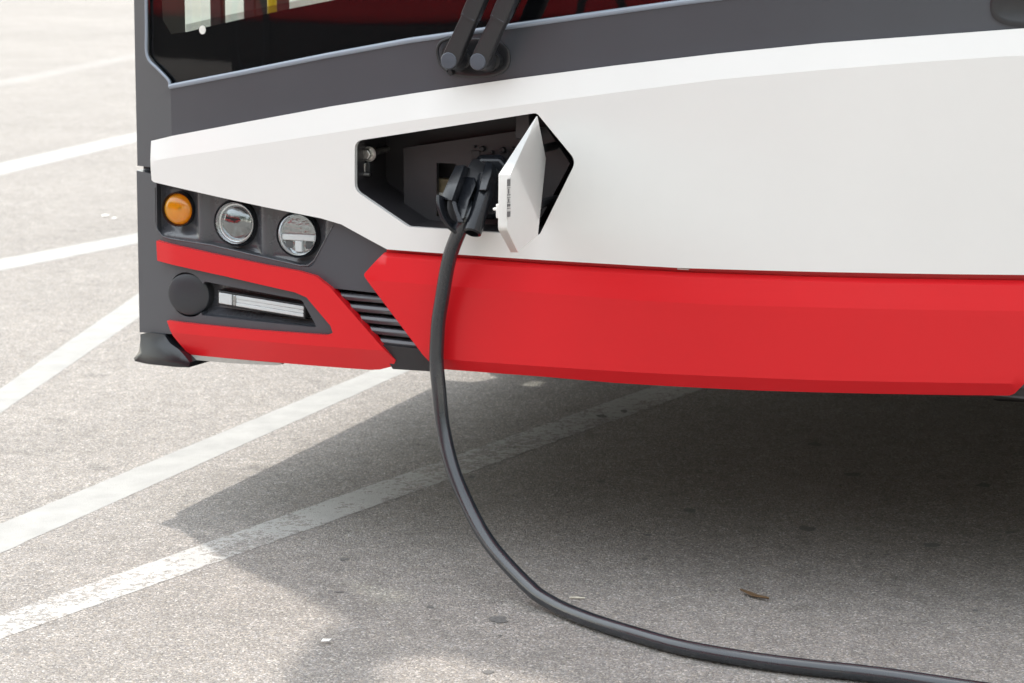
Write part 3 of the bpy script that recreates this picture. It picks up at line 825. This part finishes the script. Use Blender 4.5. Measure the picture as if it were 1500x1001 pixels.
box('flap_catch', (q.x-.006, q.y-.008, q.z-.012), (q.x+.004, q.y+.008, q.z+.012), M['white'], flap, bev=.002)
box('flap_catch', (q.x-.013, q.y-.004, q.z+.000), (q.x-.005, q.y+.004, q.z+.005), M['white'], flap, bev=.002)
tube('hinge_arm', [FP(.04, .80, -.012), FP(-.03, .80, -.012)+Vector((0, .02, 0)), FP(-.06, .80, 0)+Vector((.0, .07, 0))], .008, M['black'], bus, seg=8)
tube('hinge_arm', [FP(.04, .70, -.012), FP(-.03, .70, -.012)+Vector((0, .02, 0)), FP(-.06, .70, 0)+Vector((.0, .07, 0))], .008, M['black'], bus, seg=8)

# ---- wiper drive plates, pivots and arms
def wiper_set(shift=Vector((0, 0, 0)), arms=True):
    # shallow oval plate with a raised lip
    c = at(697, 85, .0); tilt = math.atan2(at(750, 40).z-at(640, 58).z, at(750, 40).x-at(640, 58).x)
    def oval(sx, sz, n=56):
        r = []
        for k in range(n):
            t = 2*math.pi*k/n; e = 2/2.6
            x = math.copysign(abs(math.cos(t))**e, math.cos(t))*sx; z = math.copysign(abs(math.sin(t))**e, math.sin(t))*sz
            zz = z-.10*x*0
            X = c.x+x*math.cos(tilt*.2)-zz*math.sin(tilt*.2); Z = c.z+x*math.sin(tilt*.2)+zz*math.cos(tilt*.2)
            r.append((X+shift.x, Z+shift.z))
        return r
    def r3(pts, o): return [Vector((x, F(x, z)-o, z)) for x, z in pts]
    A, B, C_ = oval(.0705, .0365), oval(.066, .032), oval(.060, .026)
    vs = r3(A, -.003)+r3(A, .0035)+r3(B, .0055)+r3(C_, .002); n = len(A)
    fs = [(k*n+i, k*n+(i+1) % n, (k+1)*n+(i+1) % n, (k+1)*n+i) for k in range(3) for i in range(n)]+[tuple(range(3*n, 4*n))]
    rawmesh('wiper_plate', vs, fs, M['wiper'], bus, ang=60)
    if not arms: return
    for (px, py), (jx, jy), (tx, ty) in [((661, 88.5), (690, 24), (703, -6)), ((703.5, 90), (733, 26), (747, -6))]:
        p = at(px, py, .055); j = at(jx, jy, .062); t = at(tx, ty, .064)
        lathe('wiper_hub', [(.021, -.06), (.022, -.035), (.018, -.02), (.0166, -.010), (.0166, .0105), (.0155, .0115), (0, .0115)], p, M['wiper'], bus, seg=32)
        lathe('wiper_hub', [(.014, -.06), (.0145, -.03)], p+Vector((.012, 0, -.002)), M['black'], bus, seg=24)
        cp = lathe('wiper_cap', [(.0152, .004), (.0152, .0135), (.0137, .0150), (0, .0158)], p, M['cap'], bus, seg=32)
        ax = (j-p).normalized(); nrm = Vector((.0, -1, 0)); side = ax.cross(nrm).normalized()
        tube('wiper_arm', [p, p+ax*.02, p+ax*.05, j-ax*.002], [(.011, .0168), (.012, .0172), (.012, .0160), (.011, .0150)], M['wiper'], bus, seg=20, upv=(0, -1, 0), power=6, ang=25)
        u = (t-j).normalized()
        top = j+u*.95; top.y = F(top.x, top.z)-.05
        tube('wiper_arm', [j-u*.004, j+u*.012, j+u*.3, top], [(.0135, .0165), (.014, .0168), (.012, .014), (.006, .007)], M['wiper'], bus, seg=20, upv=(0, -1, 0), power=6, ang=25)
        tube('wiper_joint', [j-side*.0175+u*.001, j+side*.0175+u*.001], .0062, M['wiper'], bus, seg=14)
        tube('wiper_joint', [j-u*.001-side*.013+Vector((0, -.0125, 0)), j-u*.001+side*.013+Vector((0, -.0125, 0))], .0012, M['cap'], bus, seg=8)
        bl = top+Vector((0, .03, 0)); bl.y = F(bl.x, bl.z)-.018
        tube('wiper_blade', [bl+Vector((-.02, 0, -.42)), bl, bl+Vector((.02, 0, .40))], [(.008, .014), (.012, .016), (.008, .012)], M['black'], bus, seg=8, upv=(0, -1, 0))
wiper_set()
wiper_set(Vector((at(1513, 8).x-at(697, 85).x, 0, at(1513, 8).z-at(697, 85).z)), arms=False)
hose = spline([at(660, 56, .004), at(646, 62, .008), at(640.5, 75, .010), at(646, 95, .010), at(656, 104, .012)], 6)
tube('washer_hose', hose, .0032, M['black'], bus, seg=8)
lathe('washer_nozzle', [(.006, -.012), (.006, .004), (.004, .007), (0, .0072)], at(661, 106, .008), M['black'], bus, seg=16)

# ---- body behind the front: sides, door, roof, floor, wheels
ZS, ZR = .335, 3.2
L0, L1 = .28, 11.9
def arch_side(sx):
    "lower side wall with wheel arches cut out"
    def outline():
        pts = [(L0, ZS), ]
        for cy in (2.42, 8.4):
            for t in np.linspace(math.pi, 0, 17): pts.append((cy+.60*math.cos(t), ZS+0+.54*math.sin(t)*1.0))
        pts += [(L1, ZS), (L1, .96), (L0, .96)]; return pts
    o = outline()
    v2, e2, f2, a, b, c = delaunay_2d_cdt([Vector(q) for q in o], [(i, (i+1) % len(o)) for i in range(len(o))], [], 0, 1e-6)
    poly = [tuple(q) for q in o]
    fs = [tuple(f) for f in f2 if inside((sum(v2[i].x for i in f)/3, sum(v2[i].y for i in f)/3), poly)]
    n = len(v2)
    vs = [(sx*1.262, q.x, q.y) for q in v2]
    ob = rawmesh('side_skirt', vs, fs, M['grey'], bus, smooth=False)
    md = ob.modifiers.new('solid', 'SOLIDIFY'); md.thickness = .03; md.offset = 0
for sx in (1, -1): arch_side(sx)
# posts along the right side of the bus, as seen through the windscreen, then the long side
def side_y(px, X=-1.268):
    d = ray(px, 15); t = (X-CAM.x)/d.x; return (CAM+d*t).y
for a, b in [(.28, side_y(272, -1.238)), (side_y(307), side_y(331, -1.238)), (side_y(356), side_y(425, -1.238)), (1.40, 1.62), (3.0, 3.12), (4.4, 4.52), (5.8, 6.0), (7.2, 7.3), (8.7, 8.8), (10.2, 10.3), (11.5, 11.9)]:
    box('side_post', (-1.268, a, .955), (-1.238, b, 2.7), M['inner'], bus)
    if a > 1: box('side_post', (1.238, a, .955), (1.268, b, 2.7), M['inner'], bus)
box('side_post', (1.238, .28, .955), (1.268, .42, 2.7), M['inner'], bus)
ys = [.28, side_y(331), 1.45, 3.05, 4.45, 5.9, 7.25, 8.75, 10.25, 11.6]
for sx in (-1, 1):
    for a, b in zip(ys[:-1], ys[1:]):
        x = sx*1.264
        rawmesh('side_window', [(x, a, .95), (x, b, .95), (x, b, 2.72), (x, a, 2.72)], [(0, 1, 2, 3)], M['glass'], bus, smooth=False)
# roof: rounded plan corners
def roof():
    pl = []
    for t in np.linspace(-1.268, 1.268, 41): pl.append((t, F(t, 3.0)))
    ring = [(x, y) for x, y in pl]+[(1.26, .45), (1.26, L1), (-1.26, L1), (-1.26, .45)]
    n = len(ring); vs = []
    for z, s in ((2.69, 1), (3.02, 1), (3.14, .985), (ZR, .955)):
        for x, y in ring: vs.append((x*s, .6+(y-.6)*(s if y < .6 else 1), z))
    fs = [(k*n+i, k*n+(i+1) % n, (k+1)*n+(i+1) % n, (k+1)*n+i) for k in range(3) for i in range(n)]+[tuple(range(3*n, 4*n))]
    vs2 = [(x, max(y+.012, y), z) for x, y, z in vs]
    rawmesh('roof', vs2, fs, M['white'], bus, ang=40)
roof()
box('rear_wall', (-1.26, L1, ZS), (1.26, L1+.05, 2.9), M['white'], bus)
box('floor', (-1.21, .30, .37), (1.21, 1.77, .40), M['under'], bus)
box('floor', (-.70, 1.771, .37), (.70, 3.0, .40), M['under'], bus)
box('floor', (-1.21, 3.001, .37), (1.21, L1, .40), M['under'], bus)
for sx in (-1, 1):
    box('wheel_well', (sx*.70 if sx > 0 else -1.22, 1.77, 1.0), (1.22 if sx > 0 else -.70, 3.0, 1.03), M['under'], bus)
    box('wheel_well', (sx*.715-.012, 1.77, .38), (sx*.715+.012, 3.0, 1.0), M['under'], bus)
    box('wheel_well', (-1.22 if sx < 0 else .73, 1.76, .20), (-.73 if sx < 0 else 1.22, 1.782, 1.0), M['under'], bus)  # front wall drawn lower to block sunlight coming through the arch
    box('wheel_well', (-1.22 if sx < 0 else .73, 2.99, .40), (-.73 if sx < 0 else 1.22, 3.012, 1.0), M['under'], bus)
panel('light_bulkhead', [(-1.2, .36), (1.2, .36), (1.2, 1.0), (.5, .99), (-.4, .90), (-1.2, .74)], M['under'], bus, -.19, 0, step=.12, bev=0)  # unseen shell added to stop light leaking between the front panels
panel('bumper_underside', [(-.9, .385), (.9, .385), (.9, .44), (-.9, .44)], M['under'], bus, -.03, 0, step=.1, bev=0)
vs = []; xs = np.linspace(-1.2, 1.2, 25)
for x in xs: vs += [(x, F(x)+.01, .405), (x, .5, .40)]
rawmesh('bumper_underside', vs, [(2*i, 2*i+1, 2*i+3, 2*i+2) for i in range(24)], M['under'], bus, smooth=False)
for cy in (2.42, 8.4):
    for sx in (-1, 1):
        c = (sx*1.10, cy, .478)
        wh = empty('wheel', c); wh.parent = bus; wh.location = Vector(c)-BO
        ty = ringlathe('tyre', [(.29, -.13), (.40, -.14), (.46, -.13), (.478, -.10), (.478, .10), (.46, .13), (.40, .14), (.29, .13)], (0, 0, 0), M['tyre'], wh, axis=(sx, 0, 0), seg=48)
        lathe('rim', [(.295, -.12), (.295, .11), (.27, .10), (.24, .05), (.12, .04), (.11, .09), (.08, .10), (0, .10)], (0, 0, 0), M['steel'], wh, axis=(sx, 0, 0), seg=36)
box('axle_light_block', (-.95, 2.30, .30), (.95, 2.54, .52), M['under'], bus, bev=.03)  # unseen underbody blocks down to the steering gear, added to keep light out
for sx in (-1, 1): box('rail_light_block', (sx*.45-.05, .75, .24), (sx*.45+.05, L1-.2, .37), M['under'], bus, bev=.01)
box('tray_light_block', (-.68, 3.3, .20), (.68, 6.8, .37), M['under'], bus, bev=.02)
box('steering_light_block', (.35, .95, .22), (.95, 1.55, .37), M['under'], bus, bev=.03)
# dashboard, cab partition, rails, seats: what little shows through the glass
box('dashboard', (-.9, .32, .70), (1.15, .75, 1.0), M['inner'], bus, bev=.03)
box('dashboard', (.1, .40, .99), (1.05, .72, 1.14), M['inner'], bus, bev=.03)
d = ray(398.5, 10); t = (.62-CAM.y)/d.y; yp = CAM+d*t
tube('handrail', [(yp.x, yp.y, .40), (yp.x, yp.y, 2.6)], .0105, M['yellow'], bus, seg=16)
tube('handrail', [(-.55, 1.9, .40), (-.55, 1.9, 2.6)], .017, M['yellow'], bus, seg=16)
for y in (3.6, 4.4, 5.2, 6.6):
    for x in (-.98, -.55, .55, .98):
        box('seat', (x-.2, y, .75), (x+.2, y+.42, .84), M['seat'], bus, bev=.03)
        box('seat', (x-.2, y+.40, .84), (x+.2, y+.48, 1.45), M['seat'], bus, bev=.03)
# door mirrors on their arms above the windscreen corners
for sx in (-1, 1):
    A = [(sx*1.20, .30, 2.93), (sx*1.27, .22, 2.95), (sx*1.245, .05, 2.95), (sx*1.22, -.2, 2.93), (sx*1.20, -.40, 2.86), (sx*1.20, -.47, 2.72)]
    tube('mirror_bracket', spline([(sx*1.24, .28, 2.62), (sx*1.275, .20, 2.74), (sx*1.275, .08, 2.84), (sx*1.25, -.03, 2.94)], 5), .05, M['black'], bus, seg=12)
    tube('mirror_arm', spline(A, 5), .055, M['black'], bus, seg=12)
    prism('mirror_head', [(sx*(1.20+a), -.52, z) for a, z in fillet([(-.12, 2.12), (.12, 2.12), (.13, 2.74), (-.13, 2.74)], .05, 4)], [(sx*(1.20+a), -.40, z) for a, z in fillet([(-.11, 2.13), (.11, 2.13), (.12, 2.73), (-.12, 2.73)], .05, 4)], M['black'], bus, bev=.012)
for o in bus.children:
    if o.name.split('.')[0] != 'wheel': o.matrix_parent_inverse = Matrix.Translation(-BO)

# ------------------------------------------------------------------ charging cable and plug
def PA(px, py, off): return at(px, py, off)
plug = empty('charging_cable', tuple(at(683, 318, .10)))
tag(plug, 'thick black charging cable with its plug in the open bay of the bus', 'cable')
k = plug.location.copy()
p0 = at(683, 322, .10)
gc = ground(850, 905, .014)                       # first touches the ground here
hd = Vector((gc.x-p0.x, gc.y-p0.y, 0)); pn = Vector((hd.y, -hd.x, 0)).normalized()
def on_plane(px, py):
    d = ray(px, py); t = (p0-CAM).dot(pn)/d.dot(pn); return CAM+d*t
path = [PA(700, 296, .045), PA(689, 311, .08)]+[on_plane(*q) for q in [(675, 335), (658, 380), (645.5, 450), (641, 500), (641, 555), (648, 620), (662, 680), (684, 740), (720, 800), (770, 856), (812, 886)]]
path += [ground(x, y, .0145) for x, y in [(862, 907.5), (930, 929.5), (1000, 949), (1100, 967), (1200, 979.5), (1300, 991)]]
last = path[-1]; path += [last+Vector((.35, -.03, 0)), last+Vector((.9, .02, 0)), last+Vector((1.8, .2, 0)), last+Vector((3.2, .3, 0))]
path = [Vector((p.x, p.y, max(p.z, .0145))) for p in path]
cs = spline(path, 10); rc = random.Random(3); wob = [rc.uniform(-1, 1) for i in range(40)]
def wv(u):
    i = int(u); f_ = u-i; f_ = f_*f_*(3-2*f_); return wob[i % 40]*(1-f_)+wob[(i+1) % 40]*f_
cs = [q+Vector((.0014*wv(i/9), .0012*wv(i/8+11), .0 if q.z < .03 else .001*wv(i/9+23))) for i, q in enumerate(cs)]
tube('cable', cs, .0137, M['rubber'], plug, seg=20, caps=True)
def loft(name, secs, caps=(True, True), mt=None, bev=.0018, wall=0):
    n = len(secs[0]); vs = [PA(*q) for sc in secs for q in sc]; fs = []
    for k_ in range(len(secs)-1):
        for i in range(n): fs.append((k_*n+i, k_*n+(i+1) % n, (k_+1)*n+(i+1) % n, (k_+1)*n+i))
    if caps[0]: fs.append(tuple(range(n))[::-1])
    if caps[1]: fs.append(tuple(range((len(secs)-1)*n, len(secs)*n)))
    o = rawmesh(name, vs, fs, mt or M['blackg'], plug, bev=bev, ang=28)
    if wall:
        md = o.modifiers.new('wall', 'SOLIDIFY'); md.thickness = wall; md.offset = -1
        o.modifiers.move(1, 0)
    return o
# collar in the socket: chamfered block
oc = [(690, 240), (703, 227), (734, 227), (745, 239), (745, 298), (724, 322), (702, 320), (690, 302)]
def shrink(P, f, c=(717, 272)): return [(c[0]+(x-c[0])*f, c[1]+(y-c[1])*f) for x, y in P]
loft('plug_head', [[(x, y, -.085) for x, y in oc], [(x, y, -.022) for x, y in oc], [(x, y, -.008) for x, y in shrink(oc, .86)]], bev=.004)
# back of the handle, deep in shade
tube('plug_body', spline([PA(712, 246, -.02), PA(703, 262, .015), PA(693, 290, .045), PA(685, 318, .07)], 4), [(.014, .030)]*9+[(.012, .022)]*4, M['black'], plug, seg=16, upv=(.2, -1, .3), power=4, ang=35)
# grip: faceted hollow handle on the left
loft('plug_grip', [[(667, 243, .030), (680, 242, .048), (687, 246, .030), (691, 248, -.005), (672, 246, -.005)],
                   [(656, 266, .066), (671, 267, .084), (678, 270, .066), (684, 268, .03), (664, 264, .03)],
                   [(645.5, 290, .090), (661.5, 294, .106), (669, 295, .090), (675, 290, .055), (653, 286, .05)]], caps=(True, False), wall=.0028)
# guard: loop from the open end of the grip down to the cable
tube('plug_guard', spline([PA(647.5, 289, .090), PA(647.5, 303, .096), PA(652, 318, .098), PA(659, 328, .097), PA(670, 336, .09)], 5), [(.0048, .016)]*21, M['blackg'], plug, seg=14, upv=(1, 0, .55), power=3.5, ang=40)
loft('plug_guard', [[(661, 293, .102), (668.5, 295, .095), (671, 296, .06), (663, 294, .06)], [(665, 309, .110), (671.5, 308, .104), (675, 309, .07), (667, 310, .07)], [(670, 326, .116), (680, 326, .114), (682, 328, .085), (671, 329, .085)]])
loft('plug_guard', [[(650, 284, .062), (671, 288, .062), (674, 290, .04), (652, 285, .04)], [(651, 306, .074), (671, 308, .078), (674, 309, .05), (654, 306, .05)], [(661, 328, .082), (679, 328, .088), (680, 329, .06), (664, 329, .06)]], mt=M['liner'])  # black plate put in for the dark shaded inside of the loop
# rib in the middle with its broad face to the viewer
loft('plug_rib', [[(682.5, 259, .040), (695.5, 260, .046), (698.5, 264, .018), (684, 262, .012)],
                  [(675, 276, .064), (697, 271, .070), (700, 274, .036), (678, 278, .034)],
                  [(669.5, 299, .090), (687, 293, .098), (691, 295, .06), (672, 300, .06)],
                  [(675.5, 322, .113), (680.5, 320, .114), (684, 321, .085), (677, 323, .085)]])
# cheek and barrel on the right
loft('plug_cheek', [[(711.5, 236, .004), (720.5, 238, .010), (727, 243, -.02), (711, 239, -.03)],
                    [(705, 260, .052), (720.5, 251, .052), (728, 256, .015), (704, 262, .012)],
                    [(701, 279, .074), (712, 279, .076), (720, 286, .035), (700, 284, .035)]])
bar = spline([PA(713, 262, .02), PA(709, 285, .052), PA(701, 312, .080), PA(694.5, 333, .098)], 6)
tube('plug_barrel', bar, [.0180-.0022*(i/len(bar)) for i in range(len(bar))], M['blackg'], plug, seg=24)
# cuff round the cable
ringlathe('cable_cuff', [(.0125, -.012), (.0170, -.012), (.0176, 0), (.0168, .010), (.0125, .012)], PA(694, 334, .099), M['blackg'], plug, axis=tuple((bar[-1]-bar[-4]).normalized()), seg=28)
for o in plug.children: o.matrix_parent_inverse = Matrix.Translation(-k)

# ------------------------------------------------------------------ small litter on the ground
def leafmesh(name, px, py, L, W, ang, mt, label, cat, group=None, curl=.004):
    c = ground(px, py, .004); n = 7; vs = []; fs = []
    for i in range(n):
        t = i/(n-1); wd = W*math.sin(math.pi*min(.999, t*.95+.03))**.8; h = .002+curl*abs(t-.5)*2
        for s in (-1, 0, 1):
            x, y = (t-.5)*L, s*wd/2
            vs.append((x*math.cos(ang)-y*math.sin(ang), x*math.sin(ang)+y*math.cos(ang), h+abs(s)*curl*.8))
    for i in range(n-1):
        for j in range(2): fs.append((i*3+j, i*3+j+1, i*3+j+4, i*3+j+3))
    o = rawmesh(name, vs, fs, mt, ang=0); o.location = (c.x, c.y, 0)
    md = o.modifiers.new('solid', 'SOLIDIFY'); md.thickness = .0008
    return tag(o, label, cat, group)
leafmesh('dry_leaf', 1105, 873, .075, .014, -.55, M['leaf'], 'curled brown dry leaf lying on the shaded asphalt', 'leaf', curl=.004)
c = ground(846, 876, .0028)
tw = tube('twig', [(-.014, -.004, 0), (0, 0, .0006), (.013, .0035, .0)], [.0016, .0019, .0013], M['twig'], seg=8); tw.location = c
tag(tw, 'tiny pale straw of wood on the asphalt beside the charging cable', 'twig')
for px, py, s, lb in [(478, 939, .008, 'small white paper scrap by the edge of the bus shadow'), (155, 316, .016, 'larger of two white paper scraps lying between painted lines beyond the bus'), (168, 320, .011, 'smaller of two white paper scraps lying between painted lines beyond the bus')]:
    c = ground(px, py, .0045)
    o = rawmesh('paper_scrap', [(-s, -s*.5, 0), (s*.8, -s*.6, .002), (s, s*.5, .004), (-s*.2, s*.7, .001), (-s*.9, s*.3, .003)], [(0, 1, 2, 3, 4)], M['paper'], smooth=False); o.location = c
    md = o.modifiers.new('solid', 'SOLIDIFY'); md.thickness = .0006
    tag(o, lb, 'paper', 'paper scraps between painted lines' if px < 200 else None)

# ------------------------------------------------------------------ red bus parked opposite, mirrored in the windscreen
ob = empty('red_bus', (-6.2, -7.4, 0))
tag(ob, 'red bus with black skirt parked opposite, mirrored in the dark windscreen', 'bus')
def opp(name, lo, hi, mt, bev=.03, par=None):
    o = box(name, lo, hi, mt, par or ob, bev=bev); return o
opp('body', (-6, -2.5, .56), (6, 0, 1.25), M['red'], .05)
opp('body', (-6, -2.5, 2.55), (6, 0, 3.1), M['red'], .1)
opp('skirt', (-5.98, -2.48, .32), (6-.02, -.02, .558), M['under'], .02)
opp('window_band', (-5.97, -2.47, 1.252), (5.97, -.03, 2.548), M['frit'], 0)
for x in (-3.2, 2.8):
    for y in (-2.3, -.2):
        w_ = empty('wheel'); w_.parent = ob; w_.location = (x, y, .478)
        ax_ = (0, 1 if y > -1 else -1, 0)
        ringlathe('tyre', [(.29, -.13), (.40, -.14), (.46, -.13), (.478, -.10), (.478, .10), (.46, .13), (.40, .21), (.29, .20)], (0, 0, 0), M['tyre'], w_, axis=ax_, seg=40)
        lathe('rim', [(.295, -.12), (.295, .19), (.27, .18), (.24, .13), (.12, .12), (.11, .16), (0, .17)], (0, 0, 0), M['cap'], w_, axis=ax_, seg=32)
ob.rotation_euler.z = -math.atan2(.63, .78)

# ------------------------------------------------------------------ belt of trees behind the viewer, mirrored in lamps and paint
def tree_belt():
    rt = random.Random(21); vs = []; fs = []; mi = []
    def quad(c, s, mt_):
        n = Vector((rt.gauss(0, 1), rt.gauss(0, 1), rt.gauss(0, 1))).normalized(); u = n.orthogonal().normalized(); v = n.cross(u)
        i = len(vs); vs.extend([c-u*s, c-v*s*.7, c+u*s, c+v*s*.7]); fs.append((i, i+1, i+2, i+3)); mi.append(mt_)
    for k in range(40):
        th = R(-172+205*k/39)+rt.uniform(-.05, .05); rad = rt.uniform(25, 33)  # arc and tree heights stretched to block low skylight under the bus
        X, Y = rad*math.cos(th), rad*math.sin(th)
        if Y > -9 and X < 14: continue
        h = rt.uniform(9.5, 14); w_ = rt.uniform(2.6, 3.8); i = len(vs)
        for z, r in ((0, .28), (h*.6, .14)):
            for j in range(6): vs.append(Vector((X+r*math.cos(j*1.0472), Y+r*math.sin(j*1.0472), z)))
        for j in range(6): fs.append((i+j, i+(j+1) % 6, i+6+(j+1) % 6, i+6+j)); mi.append(1)
        lobes = [(Vector((X+rt.gauss(0, w_*.45), Y+rt.gauss(0, w_*.45), rt.uniform(h*.22, h*.9))), rt.uniform(1.1, 2.0)) for q in range(12)]
        for c, r in lobes:
            for q in range(55):
                d = Vector((rt.gauss(0, 1), rt.gauss(0, 1), rt.gauss(0, .8))).normalized()*r*rt.uniform(.5, 1.05)
                quad(c+d, rt.uniform(.18, .38), 0)
    me = bpy.data.meshes.new('tree_belt'); me.from_pydata([tuple(v) for v in vs], [], fs)
    o = link('tree_belt', me, M['foliage'], smooth=False); me.materials.append(M['bark'])
    for p, m_ in zip(me.polygons, mi): p.material_index = m_
    return tag(o, 'dark row of leafy trees across the lot, mirrored in the headlamps', 'trees', kind='stuff')
M['foliage'] = mat('foliage', (.055, .085, .03), .7, var=(1.5, .4)); M['bark'] = mat('bark', (.10, .075, .055), .9, var=(6, .3))
tree_belt()
